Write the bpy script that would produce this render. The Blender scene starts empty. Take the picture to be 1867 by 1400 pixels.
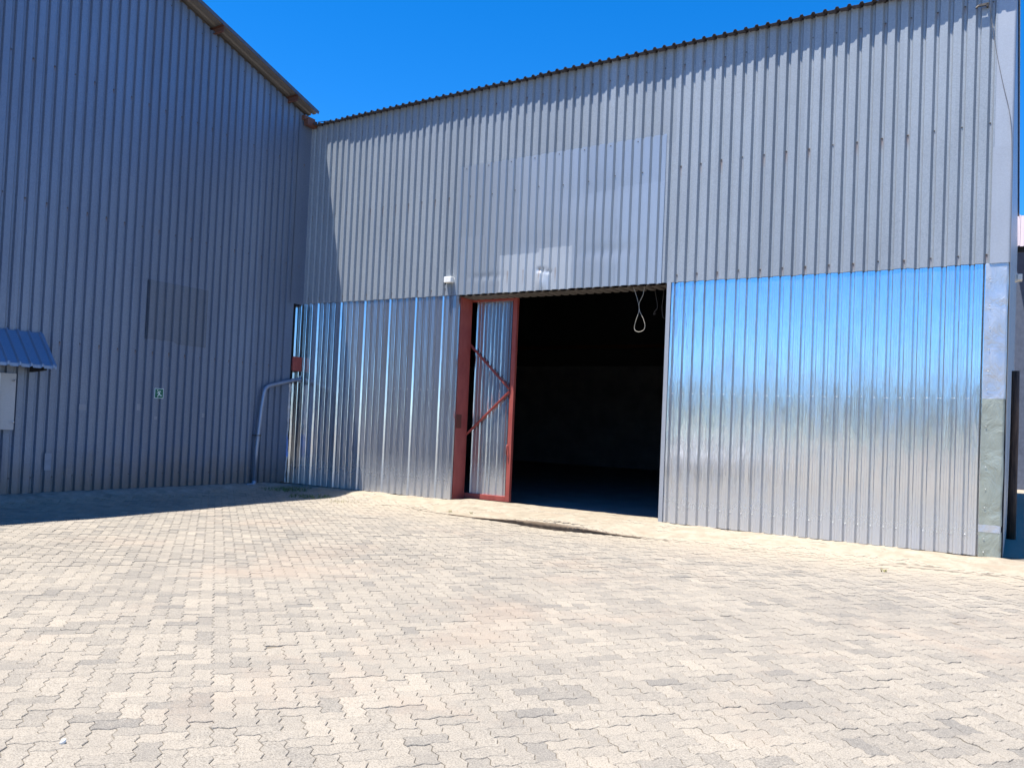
import bpy, math, random
import numpy as np
from mathutils import Matrix, Vector, noise

R = random.Random(7)
sc = bpy.context.scene
COL = sc.collection

# ------------------------------------------------------------------ camera
FPX, PIT, ROL, YAW = 1478.4995, 0.02735324, 0.04344624, -0.55839576
CAM = Vector((13.588515, -12.804373, 1.443240))
fw = Vector((math.sin(YAW)*math.cos(PIT), math.cos(YAW)*math.cos(PIT), math.sin(PIT)))
rt = Vector((math.cos(YAW), -math.sin(YAW), 0)); up = rt.cross(fw)
r2 = math.cos(ROL)*rt + math.sin(ROL)*up
u2 = -math.sin(ROL)*rt + math.cos(ROL)*up
cd = bpy.data.cameras.new("camera"); cam = bpy.data.objects.new("camera", cd); COL.objects.link(cam)
cam.matrix_world = Matrix(((r2.x, u2.x, -fw.x, CAM.x), (r2.y, u2.y, -fw.y, CAM.y), (r2.z, u2.z, -fw.z, CAM.z), (0, 0, 0, 1)))
cd.sensor_fit = 'HORIZONTAL'; cd.sensor_width = 36.0; cd.lens = FPX/1867*36.0
cd.shift_y = 33.7626/1867; cd.clip_start = 0.05; cd.clip_end = 2000
sc.camera = cam

# ------------------------------------------------------------------ sky, sun, exposure
SUN_TO = Vector((-0.193, -0.26, 1.0)).normalized()
w = bpy.data.worlds.new("World"); sc.world = w; w.use_nodes = True
nt = w.node_tree; bg = nt.nodes['Background']
sky = nt.nodes.new('ShaderNodeTexSky'); sky.sky_type = 'NISHITA'; sky.sun_disc = False
sky.sun_elevation = math.asin(SUN_TO.z); sky.sun_rotation = math.atan2(SUN_TO.x, SUN_TO.y) % (2*math.pi)
sky.altitude = 1300; sky.air_density = 0.8; sky.dust_density = 0.1; sky.ozone_density = 5.0
hs = nt.nodes.new('ShaderNodeHueSaturation'); hs.inputs['Saturation'].default_value = 1.33; hs.inputs['Value'].default_value = 1.0
hs.inputs['Hue'].default_value = 0.503
nt.links.new(sky.outputs[0], hs.inputs['Color']); nt.links.new(hs.outputs[0], bg.inputs['Color'])
bg.inputs['Strength'].default_value = 0.128
sl = bpy.data.lights.new("sun", 'SUN'); sl.energy = 5.0; sl.angle = math.radians(0.5); sl.color = (1.0, 0.955, 0.89)
so = bpy.data.objects.new("sun", sl); COL.objects.link(so); so.location = (0, -10, 30)
so.rotation_euler = SUN_TO.to_track_quat('Z', 'Y').to_euler()
sc.view_settings.view_transform = 'Standard'; sc.view_settings.look = 'None'
sc.view_settings.exposure = 1.18; sc.view_settings.gamma = 1.0; sc.view_settings.use_curve_mapping = False
sc.render.engine = 'CYCLES'
sc.cycles.use_denoising = True
sc.cycles.max_bounces = 10; sc.cycles.diffuse_bounces = 4; sc.cycles.glossy_bounces = 5
sc.cycles.sample_clamp_indirect = 16.0
try:
    sc.cycles.denoiser = 'OPENIMAGEDENOISE'; sc.cycles.denoising_input_passes = 'RGB_ALBEDO_NORMAL'
except Exception: pass

# ------------------------------------------------------------------ helpers
def tag(o, label=None, cat=None, group=None, kind=None):
    if label: o['label'] = label
    if cat: o['category'] = cat
    if group: o['group'] = group
    if kind: o['kind'] = kind
    return o

def empty(name, loc=(0, 0, 0), label=None, cat=None, group=None, kind=None):
    o = bpy.data.objects.new(name, None); COL.objects.link(o); o.location = loc
    o.empty_display_size = 0.2
    return tag(o, label, cat, group, kind)

class MB:
    """collects polygons, builds one mesh object"""
    def __init__(s): s.v = []; s.f = []; s.t = []
    def add(s, vs, fs, tone=0.5):
        n = len(s.v); s.v += [tuple(v) for v in vs]; s.f += [tuple(i+n for i in f) for f in fs]; s.t += [tone]*len(vs)
    def box(s, a, b, M=None):
        x0, y0, z0 = a; x1, y1, z1 = b
        vs = [Vector(p) for p in ((x0,y0,z0),(x1,y0,z0),(x1,y1,z0),(x0,y1,z0),(x0,y0,z1),(x1,y0,z1),(x1,y1,z1),(x0,y1,z1))]
        if M is not None: vs = [M @ v for v in vs]
        s.add(vs, [(0,3,2,1),(4,5,6,7),(0,1,5,4),(1,2,6,5),(2,3,7,6),(3,0,4,7)])
    def bar(s, p, q, w, h, upv=(0, 0, 1)):
        p = Vector(p); q = Vector(q); d = (q-p).normalized(); a = d.cross(Vector(upv)).normalized(); b = a.cross(d)
        M = Matrix((( a.x, d.x, b.x, p.x), (a.y, d.y, b.y, p.y), (a.z, d.z, b.z, p.z), (0, 0, 0, 1)))
        s.box((-w/2, 0, -h/2), (w/2, (q-p).length, h/2), M)
    def tube(s, pts, r, n=10, cap=True):
        pts = [Vector(p) for p in pts]; rr = r if isinstance(r, (list, tuple)) else [r]*len(pts)
        rings = []; prev = None
        for i, p in enumerate(pts):
            d = (pts[min(i+1, len(pts)-1)] - pts[max(i-1, 0)]).normalized()
            if prev is None:
                a = d.cross(Vector((0.31, 0.2, 0.93))); a = a.normalized() if a.length > 1e-4 else Vector((1, 0, 0))
            else: a = (prev - d*prev.dot(d)).normalized()
            prev = a; b = d.cross(a)
            rings.append([p + (a*math.cos(2*math.pi*k/n) + b*math.sin(2*math.pi*k/n))*rr[i] for k in range(n)])
        vs = [v for r_ in rings for v in r_]; fs = []
        for i in range(len(pts)-1):
            for k in range(n):
                fs.append((i*n+k, i*n+(k+1) % n, (i+1)*n+(k+1) % n, (i+1)*n+k))
        if cap: fs += [tuple(reversed(range(n))), tuple((len(pts)-1)*n+k for k in range(n))]
        s.add(vs, fs)
    def mesh(s, name, mat, smooth=False, tone=False):
        me = bpy.data.meshes.new(name); me.from_pydata(s.v, [], s.f); me.update()
        if mat: me.materials.append(mat)
        if smooth: me.polygons.foreach_set('use_smooth', [True]*len(me.polygons))
        if tone:
            a = me.attributes.new('tone', 'FLOAT', 'POINT'); a.data.foreach_set('value', s.t)
        return me
    def build(s, name, mat, parent=None, smooth=False, tone=False):
        o = bpy.data.objects.new(name, s.mesh(name, mat, smooth, tone)); COL.objects.link(o)
        if parent is not None: o.parent = parent; o.matrix_parent_inverse = Matrix.Translation(-parent.location)
        return o

def bevel(o, w, seg=2):
    m = o.modifiers.new('bevel', 'BEVEL'); m.width = w; m.segments = seg; m.limit_method = 'ANGLE'; return o

class NT:
    def __init__(s, name):
        s.m = bpy.data.materials.new(name); s.m.use_nodes = True; s.t = s.m.node_tree
        s.b = s.t.nodes['Principled BSDF']; s.pos = s.t.nodes.new('ShaderNodeNewGeometry').outputs['Position']
    def n(s, kind, **kw):
        nd = s.t.nodes.new(kind)
        for k, v in kw.items(): setattr(nd, k, v)
        return nd
    def put(s, sock, v):
        if isinstance(v, bpy.types.NodeSocket): s.t.links.new(v, sock)
        elif v is not None:
            sock.default_value = (*v, 1) if isinstance(v, (tuple, list)) and len(v) == 3 and sock.type == 'RGBA' else v
    def math(s, op, a, b=None, c=None, clamp=False):
        nd = s.n('ShaderNodeMath', operation=op, use_clamp=clamp)
        for i, v in enumerate((a, b, c)):
            if v is not None: s.put(nd.inputs[i], v)
        return nd.outputs[0]
    def scale(s, sc_, vec=None):
        nd = s.n('ShaderNodeVectorMath', operation='MULTIPLY'); s.put(nd.inputs[0], vec or s.pos); nd.inputs[1].default_value = sc_
        return nd.outputs[0]
    def noise(s, scale=(1, 1, 1), detail=3, rough=.5, dist=0, vec=None):
        nd = s.n('ShaderNodeTexNoise'); s.put(nd.inputs['Vector'], s.scale(scale, vec)); nd.inputs['Scale'].default_value = 1
        nd.inputs['Detail'].default_value = detail; nd.inputs['Roughness'].default_value = rough; nd.inputs['Distortion'].default_value = dist
        return nd.outputs['Fac']
    def voro(s, scale, feature='F1', out='Color', vec=None):
        nd = s.n('ShaderNodeTexVoronoi', feature=feature); s.put(nd.inputs['Vector'], s.scale(scale, vec)); nd.inputs['Scale'].default_value = 1
        return nd.outputs[out]
    def rng(s, v, a, b, c=0.0, d=1.0, smooth=False):
        nd = s.n('ShaderNodeMapRange', clamp=True)
        if smooth: nd.interpolation_type = 'SMOOTHSTEP'
        s.put(nd.inputs[0], v)
        for i, x in enumerate((a, b, c, d)): s.put(nd.inputs[i+1], x)
        return nd.outputs[0]
    def mix(s, f, a, b, mode='MIX'):
        nd = s.n('ShaderNodeMix', data_type='RGBA', blend_type=mode); s.put(nd.inputs[0], f); s.put(nd.inputs[6], a); s.put(nd.inputs[7], b)
        return nd.outputs[2]
    def xyz(s):
        nd = s.n('ShaderNodeSeparateXYZ'); s.put(nd.inputs[0], s.pos); return nd.outputs
    def bump(s, h, strength=.3, dist=.01, nrm=None):
        nd = s.n('ShaderNodeBump'); nd.inputs['Strength'].default_value = strength; nd.inputs['Distance'].default_value = dist
        s.put(nd.inputs['Height'], h)
        if nrm: s.put(nd.inputs['Normal'], nrm)
        return nd.outputs[0]
    def objrand(s):
        return s.n('ShaderNodeObjectInfo').outputs['Random']
    def attr(s, name):
        return s.n('ShaderNodeAttribute', attribute_name=name).outputs['Fac']
    def out(s, color=None, rough=None, metal=None, normal=None, **kw):
        s.put(s.b.inputs['Base Color'], color); s.put(s.b.inputs['Roughness'], rough); s.put(s.b.inputs['Metallic'], metal); s.put(s.b.inputs['Normal'], normal)
        for k, v in kw.items(): s.put(s.b.inputs[k.replace('_', ' ')], v)
        return s.m

def plain(name, col, rough=.6, metal=0, var=.15, sc_=(9, 9, 9), bump=.15):
    m = NT(name); f = m.noise(sc_, 4, .6)
    c = m.mix(m.rng(f, .3, .7), tuple(c*(1-var) for c in col), tuple(min(1, c*(1+var)) for c in col))
    return m.out(c, m.rng(f, .3, .7, rough*.85, min(1, rough*1.15)), metal, m.bump(m.noise(tuple(x*5 for x in sc_), 3), bump, .003))

# ------------------------------------------------------------------ materials
PITCH = 0.1715
def galv(name, light, dark, metal, r0, r1, axis, rust=None, dirt=False, streak=.25):
    """weathered galvanised sheet: spangle, drips down the sheet, rust under the fixings"""
    m = NT(name); x, y, z = m.xyz(); u = x if axis == 0 else y
    rv = m.objrand()
    off = m.n('ShaderNodeCombineXYZ'); m.put(off.inputs[0], m.math('MULTIPLY', rv, 17.0)); m.put(off.inputs[1], m.math('MULTIPLY', rv, 9.0))
    vec = m.n('ShaderNodeVectorMath', operation='ADD'); m.put(vec.inputs[0], m.pos); m.put(vec.inputs[1], off.outputs[0]); vec = vec.outputs[0]
    sp = m.voro((95, 95, 95), vec=vec); spx = m.n('ShaderNodeSeparateColor'); m.put(spx.inputs[0], sp); sp = spx.outputs[0]
    fine = m.noise((190, 190, 190), 2)
    drip = m.noise((14, 14, .7), 4, .6, vec=vec)
    cloud = m.noise((1.1, 1.1, .6), 4, .55, vec=vec)
    f = m.math('ADD', m.math('MULTIPLY', sp, .3), m.math('MULTIPLY', fine, .25))
    f = m.math('ADD', f, m.math('MULTIPLY', drip, streak)); f = m.math('ADD', f, m.math('MULTIPLY', cloud, .35))
    c = m.mix(m.rng(f, .32, .78), dark, light)
    c = m.mix(m.rng(rv, 0, 1, 0, .28), c, tuple(a*.7 for a in dark))
    if rust:
        phase, rows = rust
        t = m.math('PINGPONG', m.math('ADD', u, -phase), PITCH)      # 0 at every second groove
        near = m.rng(t, .006, .026, 1, 0)
        acc = None
        for zr, ln in rows:
            d = m.math('SUBTRACT', zr, z)
            k = m.math('MULTIPLY', m.rng(d, -.012, .0, 0, 1), m.rng(d, .0, ln, 1, 0))
            acc = k if acc is None else m.math('MAXIMUM', acc, k)
        msk = m.math('MULTIPLY', m.math('MULTIPLY', acc, near), m.rng(m.noise((2.3, 2.3, 2.3), 2), .36, .55))
        c = m.mix(m.math('MULTIPLY', msk, .6, clamp=True), c, (.23, .105, .035))
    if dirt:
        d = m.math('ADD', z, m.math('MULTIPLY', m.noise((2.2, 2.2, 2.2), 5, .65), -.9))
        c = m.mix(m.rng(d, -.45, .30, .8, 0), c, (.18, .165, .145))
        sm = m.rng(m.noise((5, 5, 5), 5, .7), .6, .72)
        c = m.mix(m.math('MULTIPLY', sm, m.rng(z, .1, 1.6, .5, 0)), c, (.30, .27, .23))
    h = m.math('ADD', m.math('MULTIPLY', m.noise((3.2, 3.2, 1.1), 3, vec=vec), 1.0), m.math('MULTIPLY', fine, .03))
    return m.out(c, m.rng(f, .3, .8, r1, r0), metal, m.bump(h, .5, .016))

MAT = {}
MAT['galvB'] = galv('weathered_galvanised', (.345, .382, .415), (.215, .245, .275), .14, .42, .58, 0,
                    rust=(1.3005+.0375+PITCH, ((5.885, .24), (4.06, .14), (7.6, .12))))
MAT['galvA'] = galv('shade_toned_galvanised', (.215, .265, .345), (.145, .185, .26), .5, .40, .56, 1, rust=(-6.378+PITCH*2*20, ((7.019, .09), (4.755, .09), (2.496, .09))), dirt=True)  # same cladding as the door wall, with shade worked into a darker, bluer base
MAT['dull'] = galv('smooth_dull_zinc', (.42, .455, .485), (.34, .375, .405), .45, .32, .44, 0, streak=.6)
MAT['dull2'] = galv('lighter_dull_zinc', (.50, .53, .55), (.42, .45, .47), .35, .34, .46, 0, rust=(7.10-PITCH*8, ((4.32, .3),)), streak=.6)
MAT['roofu'] = galv('roof_underside', (.20, .185, .17), (.13, .12, .115), .25, .5, .65, 1)
MAT['roofd'] = galv('dark_roof_edge', (.085, .08, .09), (.05, .048, .058), .2, .5, .65, 0)
MAT['flash'] = galv('flat_flashing', (.40, .425, .455), (.33, .35, .38), .3, .42, .55, 0)

def mirror(name, col, axis=0, r=.09, wav=.5, met=.91):
    m = NT(name); rv = m.objrand()
    off = m.n('ShaderNodeCombineXYZ'); m.put(off.inputs[0], m.math('MULTIPLY', rv, 31.0)); m.put(off.inputs[2], m.math('MULTIPLY', rv, 5.0))
    vec = m.n('ShaderNodeVectorMath', operation='ADD'); m.put(vec.inputs[0], m.pos); m.put(vec.inputs[1], off.outputs[0]); vec = vec.outputs[0]
    a = m.noise((46, 46, .35), 3, .6, vec=vec)      # rolling lines down the sheet
    b = m.noise((10, 10, 1.25), 3, .55, vec=vec)         # oil-canning
    c = m.noise((210, 210, 14), 2, .6, vec=vec)
    h = m.math('ADD', m.math('MULTIPLY', a, .22), m.math('ADD', m.math('MULTIPLY', b, .8), m.math('MULTIPLY', c, .02)))
    dirt = m.noise((3, 3, 1.2), 5, .65, vec=vec)
    x, y, z = m.xyz()
    low = m.rng(m.math('ADD', z, m.math('MULTIPLY', dirt, -.5)), -.3, .55, 1, 0)
    cc = m.mix(m.math('MULTIPLY', low, .5), tuple(col), (.46, .44, .40))
    cc = m.mix(m.rng(dirt, .45, .75, 0, .25), cc, tuple(k*.8 for k in col))
    rr = m.math('ADD', m.rng(a, .3, .7, r*.7, r*1.5), m.math('MULTIPLY', low, .25))
    rr = m.math('ADD', rr, m.rng(dirt, .5, .75, 0, .10))
    return m.out(cc, rr, m.rng(low, 0, 1, met, .62), m.bump(h, wav, .012))
MAT['mirror'] = mirror('new_bright_zinc', (.70, .72, .745), r=.10, wav=.62)
MAT['mirrorL'] = mirror('new_zinc_left', (.63, .655, .69), r=.105, wav=.30, met=.88)
MAT['mirror2'] = mirror('new_zinc_inner', (.60, .62, .64), r=.15)

def flashm(name, col, metal=.8, r=.3):
    m = NT(name)
    a = m.noise((5, 5, 3.5), 4, .6, .6); b = m.voro((6, 6, 4.5), 'SMOOTH_F1', 'Distance')
    c = m.mix(m.rng(m.noise((4, 4, 2), 4, .6), .35, .7), tuple(k*.85 for k in col), col)
    return m.out(c, m.rng(a, .3, .7, r*.8, r*1.4), metal, m.bump(m.math('ADD', a, m.math('MULTIPLY', b, .5)), .6, .04))
MAT['crinkle'] = flashm('crumpled_grey_flashing', (.60, .62, .64), .7, .34)
MAT['green'] = flashm('greenish_flashing', (.34, .37, .31), .35, .42)
MAT['foil'] = flashm('crumpled_bright_foil', (.86, .87, .9), .25, .2)

def oxide(name='red_oxide_paint'):
    m = NT(name); f = m.noise((7, 7, 3), 5, .65); g = m.noise((60, 60, 60), 3)
    c = m.mix(m.rng(f, .35, .7), (.27, .052, .042), (.36, .085, .065))
    c = m.mix(m.rng(g, .62, .72, 0, .5), c, (.16, .05, .035))
    return m.out(c, .5, 0, m.bump(g, .2, .002))
MAT['oxide'] = oxide()
MAT['brown'] = plain('brown_steel', (.13, .055, .035), .6)
MAT['dark'] = plain('dark_gap', (.02, .02, .022), .8)
MAT['white'] = plain('white_plastic', (.72, .71, .66), .4, var=.05)
MAT['black'] = plain('black_rubber', (.025, .025, .027), .6)
MAT['screw'] = plain('screw_head', (.10, .085, .07), .5, .5)
MAT['screwb'] = plain('bright_screw_head', (.42, .43, .44), .45, .8)
MAT['wire'] = plain('pale_wire', (.62, .58, .47), .5)
MAT['wired'] = plain('dark_wire', (.16, .15, .14), .6)
MAT['conc'] = plain('concrete_floor', (.26, .25, .24), .8, var=.25, sc_=(2, 2, 2))
MAT['wallin'] = plain('interior_block_wall', (.24, .245, .26), .9, var=.2, sc_=(1.5, 1.5, 1.5))
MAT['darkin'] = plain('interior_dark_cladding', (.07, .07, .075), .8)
MAT['pipe'] = plain('galvanised_pipe', (.27, .31, .38), .42, .5, sc_=(30, 30, 3))
MAT['plinth'] = plain('mortar_fillet', (.23, .21, .18), .9, var=.3, sc_=(6, 6, 6), bump=.6)

def woodm():
    m = NT('dark_weathered_timber'); f = m.noise((40, 40, 2.2), 5, .65)
    return m.out(m.mix(m.rng(f, .35, .7), (.035, .018, .011), (.13, .075, .045)), .8, 0, m.bump(f, .6, .01))
MAT['wood'] = woodm()

def paverm(sheet=False):
    m = NT('concrete_paver' if not sheet else 'far_paving'); x, y, z = m.xyz()
    if sheet:
        v = m.n('ShaderNodeMapping'); v.inputs['Rotation'].default_value = (0, 0, math.radians(38)); m.put(v.inputs[0], m.pos)
        br = m.n('ShaderNodeTexBrick'); m.put(br.inputs['Vector'], v.outputs[0]); br.inputs['Scale'].default_value = 1
        br.inputs['Brick Width'].default_value = .225; br.inputs['Row Height'].default_value = .1125; br.inputs['Mortar Size'].default_value = .004
        br.inputs['Color1'].default_value = (0, 0, 0, 1); br.inputs['Color2'].default_value = (1, 1, 1, 1); br.inputs['Mortar'].default_value = (.2, .2, .2, 1)
        t = m.n('ShaderNodeSeparateColor'); m.put(t.inputs[0], br.outputs[0]); tone = m.rng(t.outputs[0], 0, 1, .35, .85)
    else: tone = m.attr('tone')
    agg = m.noise((120, 120, 120), 3, .75); agg2 = m.voro((230, 230, 230), 'F1', 'Distance')
    mid = m.noise((14, 14, 14), 4, .6)
    t2 = m.math('ADD', tone, m.rng(mid, .3, .7, -.10, .10))
    c = m.mix(m.rng(t2, .12, .62), (.185, .170, .147), (.285, .252, .204))
    c = m.mix(m.rng(t2, .62, .95), c, (.335, .292, .232))
    c = m.mix(m.rng(agg, .36, .49, .75, 0), c, (.10, .09, .078), 'MIX')
    c = m.mix(m.rng(agg, .54, .66, 0, .6), c, (.385, .35, .295))
    dust = m.rng(m.math('ADD', m.noise((.55, .55, .55), 5, .6, .4), m.math('MULTIPLY', mid, .12)), .60, .76, 0, .55)
    c = m.mix(dust, c, (.30, .235, .18))
    st = m.rng(m.noise((.85, .85, .85), 4, .65, .3, vec=m.scale((1, 1, 1))), .33, .44, .28, 0)
    c = m.mix(st, c, (.145, .135, .12))
    tr = m.rng(m.noise((.28, 1.5, 1), 4, .6, .8), .5, .68, 0, .22)
    c = m.mix(tr, c, (.16, .145, .125))
    # blown sand along the door wall
    sand = m.math('MULTIPLY', m.rng(m.math('ADD', y, m.math('MULTIPLY', mid, .7)), -2.6, -1.0, 0, .75), m.rng(x, 1.5, 3.5))
    c = m.mix(sand, c, (.33, .28, .21))
    return m.out(c, .9, 0, m.bump(m.math('ADD', agg, agg2), .5, .004), Specular_IOR_Level=.25)
MAT['paver'] = paverm(); MAT['farpave'] = paverm(True)

def sandm(name, a, b, d):
    m = NT(name); f = m.noise((5, 5, 5), 6, .7); g = m.noise((90, 90, 90), 3, .7); k = m.noise((1.6, 3.4, 2), 4, .6)
    c = m.mix(m.rng(f, .35, .68), a, b); c = m.mix(m.rng(k, .5, .66, 0, .45), c, d)
    c = m.mix(m.rng(g, .3, .42, .5, 0), c, tuple(q*.6 for q in a))
    return m.out(c, .95, 0, m.bump(m.math('ADD', m.math('MULTIPLY', f, .8), m.math('MULTIPLY', g, .12)), .7, .03), Specular_IOR_Level=.15)
MAT['joint'] = sandm('joint_sand', (.15, .128, .098), (.20, .17, .13), (.12, .10, .078))
MAT['sand'] = sandm('pale_sandy_bank', (.235, .20, .148), (.345, .30, .23), (.28, .215, .155))

# ------------------------------------------------------------------ ground shape
def ss(a, b, t):
    t = min(1, max(0, (t-a)/(b-a))); return t*t*(3-2*t)
def yedge(x):           # line of the gully in front of the door
    return -1.46 - .16*math.exp(-((x-7.4)/1.2)**2) + .28*ss(5.4, 3.6, x) + .30*ss(10.5, 13.2, x) + .02*math.sin(x*2.1)
def face(x):            # height of the eroded edge of the raised strip in front of the door
    return .004*ss(4.0, 5.0, x)*ss(9.6, 8.6, x) + .020*ss(5.6, 6.8, x)*ss(8.8, 7.9, x) + .048*math.exp(-((x-7.3)/.7)**2)
def H(x, y):
    z = -.15 + .010*noise.noise(Vector((x*.5, y*.5, 0))) + .006*noise.noise(Vector((x*1.3, y*1.3, 4)))
    if x < .8: z += .125*ss(.75, 0, x)*ss(.2, -.6, y)
    ye = yedge(x)
    if x > 3.5 and y < ye: z -= .35*face(x)*ss(-.7, 0, y-ye)
    if y > ye:
        z -= .35*face(x)*ss(.35, 0, y-ye) if x > 3.5 else 0
        t = (y-ye)/(0-ye)
        z += face(x)*1.3*ss(0, .022, t)
        crest = -.075 + .035*ss(4.0, 4.6, x)*ss(8.9, 8.3, x)
        z = z + (crest-z)*ss(.12, .95, t)
    return z

ground = empty('ground', (0, 0, 0), kind='structure')
def grid(name, mat, x0, x1, y0, y1, sx, sy, fz, parent=None, keep=None, smooth=True):
    xs = np.linspace(x0, x1, max(2, int((x1-x0)/sx)+1)); ys = np.linspace(y0, y1, max(2, int((y1-y0)/sy)+1))
    v = [(x, y, fz(x, y)) for y in ys for x in xs]; n = len(xs)
    f = [(j*n+i, j*n+i+1, (j+1)*n+i+1, (j+1)*n+i) for j in range(len(ys)-1) for i in range(n-1) if keep is None or keep((xs[i]+xs[i+1])/2, (ys[j]+ys[j+1])/2)]
    mb = MB(); mb.v = v; mb.f = f; mb.t = [.5]*len(v)
    return mb.build(name, mat, parent, smooth)
grid('bedding_sand', MAT['joint'], -.05, 20, -16, .4, .08, .08, lambda x, y: (H(x, y) if not (3.9 < x < 10.1 and yedge(x)-.01 < y < yedge(x)+.4) else H(x, yedge(x)-.01)) - .0062, ground)
# everything farther out, one sheet to the horizon (a frame of four quads round the paved yard)
far = MB()
def fq(x0, y0, x1, y1): far.add([(x0, y0, -.17), (x1, y0, -.17), (x1, y1, -.17), (x0, y1, -.17)], [(0, 1, 2, 3)])
fq(-900, -900, 900, -16); fq(-900, -16, -.05, 900); fq(20, -16, 900, 900); fq(-.05, .4, 20, 900)
far.build('distant_ground', MAT['farpave'], ground)

# sandy bank between the gully and the shed, running in under the door
def bankz(x, y):
    z = H(x, min(y, 0.0))
    if y > 0: z = H(x, 0)
    lo = -1.15 - .55*ss(4.2, 5.6, x)*ss(10.2, 8.6, x); ye = yedge(x)
    cover = ss(lo, lo+.5, y + .25*noise.noise(Vector((x*.9, y*.9, 9))) + (.0 if x > 3.6 else -.2))
    if 3.9 < x < 10.1 and y < ye+.075: return H(x, ye-.01)-.05
    z += -.03 + .036*cover + .022*noise.noise(Vector((x*2.2, y*3.5, 1)))*cover + .006*noise.noise(Vector((x*8, y*8, 2)))*cover
    if y > .30 + .07*noise.noise(Vector((x*1.3, 0, 3))): z -= .12
    return z
sb = grid('sandy_bank', MAT['sand'], .9, 16, -1.6, .62, .045, .045, bankz, None, keep=lambda x, y: y < .02 or 4.25 < x < 8.6)
tag(sb, kind='structure')
fm = MB(); xs_ = [5.3+.045*i for i in range(80)]; vs = []
for x in xs_:
    ye = yedge(x); f_ = face(x)*1.3; e = .014*noise.noise(Vector((x*7, 0, 5))) + .008*noise.noise(Vector((x*23, 0, 6)))
    zb_ = H(x, ye-.002)-.02
    vs += [(x, ye+.035, zb_), (x, ye+.030+e, zb_+.02+f_*.45), (x, ye+.012+e, zb_+.02+f_*.98), (x, ye+.05+e, zb_+.024+f_*1.0), (x, ye+.14, zb_+.016+f_)]
fm.add(vs, [(i*5+j, (i+1)*5+j, (i+1)*5+j+1, i*5+j+1) for i in range(len(xs_)-1) for j in range(4)])
fo_ = fm.build('slab_edge', sandm('soil_edge', (.14, .105, .075), (.21, .165, .12), (.11, .08, .055)), None, True); tag(fo_, kind='structure')
def dustz(x, y):
    return H(x, y) - .03 + .05*ss(.62, .08, x + .22*noise.noise(Vector((x, y*1.2, 5)))) + .012*noise.noise(Vector((x*5, y*5, 7)))
tag(grid('dirt_strip', MAT['plinth'], .0, .8, -18, -.15, .05, .06, dustz, None), kind='structure')

# ------------------------------------------------------------------ pavers (zig-zag interlocking blocks laid in herringbone)
W = .1125; AMP = .0105; GAP = .0016
def zig(a, b, vert):
    """points of one unit joint edge from grid node a to its neighbour b (a < b along the axis)"""
    p = []
    for t, s in ((0, 0), (.27, 1), (.5, 0), (.73, -1)):
        if vert: p.append((a[0]-s*AMP/W, a[1]+t))
        else: p.append((a[0]+t, a[1]+s*AMP/W))
    return p
def outline():
    pts = []
    pts += zig((0, 0), (1, 0), False) + zig((1, 0), (2, 0), False)
    pts += zig((2, 0), (2, 1), True)
    top = zig((0, 1), (1, 1), False) + zig((1, 1), (2, 1), False) + [(2, 1)]
    pts += list(reversed(top))[:-1] if False else [(2, 1)] + list(reversed(top[1:-1]))
    left = zig((0, 0), (0, 1), True) + [(0, 1)]
    pts += list(reversed(left[1:]))
    return [(x*W - W, y*W - W/2) for x, y in pts]
OUT = outline()
def inset(poly, d):
    n = len(poly); r = []
    for i in range(n):
        p0 = Vector(poly[i-1]); p1 = Vector(poly[i]); p2 = Vector(poly[(i+1) % n])
        e1 = (p1-p0).normalized(); e2 = (p2-p1).normalized()
        nrm = (Vector((-e1.y, e1.x)) + Vector((-e2.y, e2.x))); nrm = nrm.normalized() if nrm.length > 1e-6 else Vector((-e1.y, e1.x))
        r.append((p1.x+nrm.x*d, p1.y+nrm.y*d))
    return r
RING0 = inset(OUT, GAP); RING1 = inset(OUT, GAP+.0028)
NP = len(OUT)
PA = math.radians(-38.0); CA, SA = math.cos(PA), math.sin(PA)
def paver_verts(cx, cy, rot, hf, tilt, clampf=None, lod=2, local=False):
    vs = []
    rings = [(RING0, -.022), (RING0, -.003), (RING1, 0)] if lod == 2 else [(RING0, -.014), (inset(OUT, GAP+.002), 0)]
    for ring, dz in rings:
        for (a, b) in ring:
            if rot: a, b = -b, a
            x = cx + a*CA - b*SA; y = cy + a*SA + b*CA
            if clampf: y = clampf(x, y)
            vs.append((x, y, hf + tilt[0]*(x-cx) + tilt[1]*(y-cy) + dz))
    n = NP; k = len(rings); fs = []
    for r in range(k-1):
        for i in range(n): fs.append((r*n+i, r*n+(i+1) % n, (r+1)*n+(i+1) % n, (r+1)*n+i))
    fs.append(tuple((k-1)*n+i for i in range(n)))
    return vs, fs

cells = []
X0, X1, Y0, Y1 = -.05, 18.0, -15.5, .0
ext = 26/W
imax = int(24/W)
for i in range(-imax, imax):
    for j in range(-imax, imax):
        t = (i-j) % 4
        if t == 0: a, b, rot = (i+1)*W, (j+.5)*W, 0
        elif t == 3: a, b, rot = (i+.5)*W, (j+1)*W, 1
        else: continue
        x = 9 + a*CA - b*SA; y = -7 + a*SA + b*CA
        if X0 < x < X1 and Y0 < y < Y1: cells.append((x, y, rot))
def visdist(x, y):
    d = Vector((x, y, -.15)) - CAM; zz = d.dot(fw)
    if zz < .5: return None
    px = 933.5 + FPX*d.dot(r2)/zz; py = 733.8 - FPX*d.dot(u2)/zz
    return (px, py, zz)
paving = empty('paving', (0, 0, 0), kind='structure')
inview = []
rest = []
for c in cells:
    q = visdist(c[0], c[1])
    if q and -10 < q[0] < 1877 and 850 < q[1] < 1408: inview.append((q[2], c))
    else: rest.append(c)
inview.sort(key=lambda t: t[0])
near = [c for _, c in inview[:300]]; rest += [c for _, c in inview[300:]]
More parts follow.
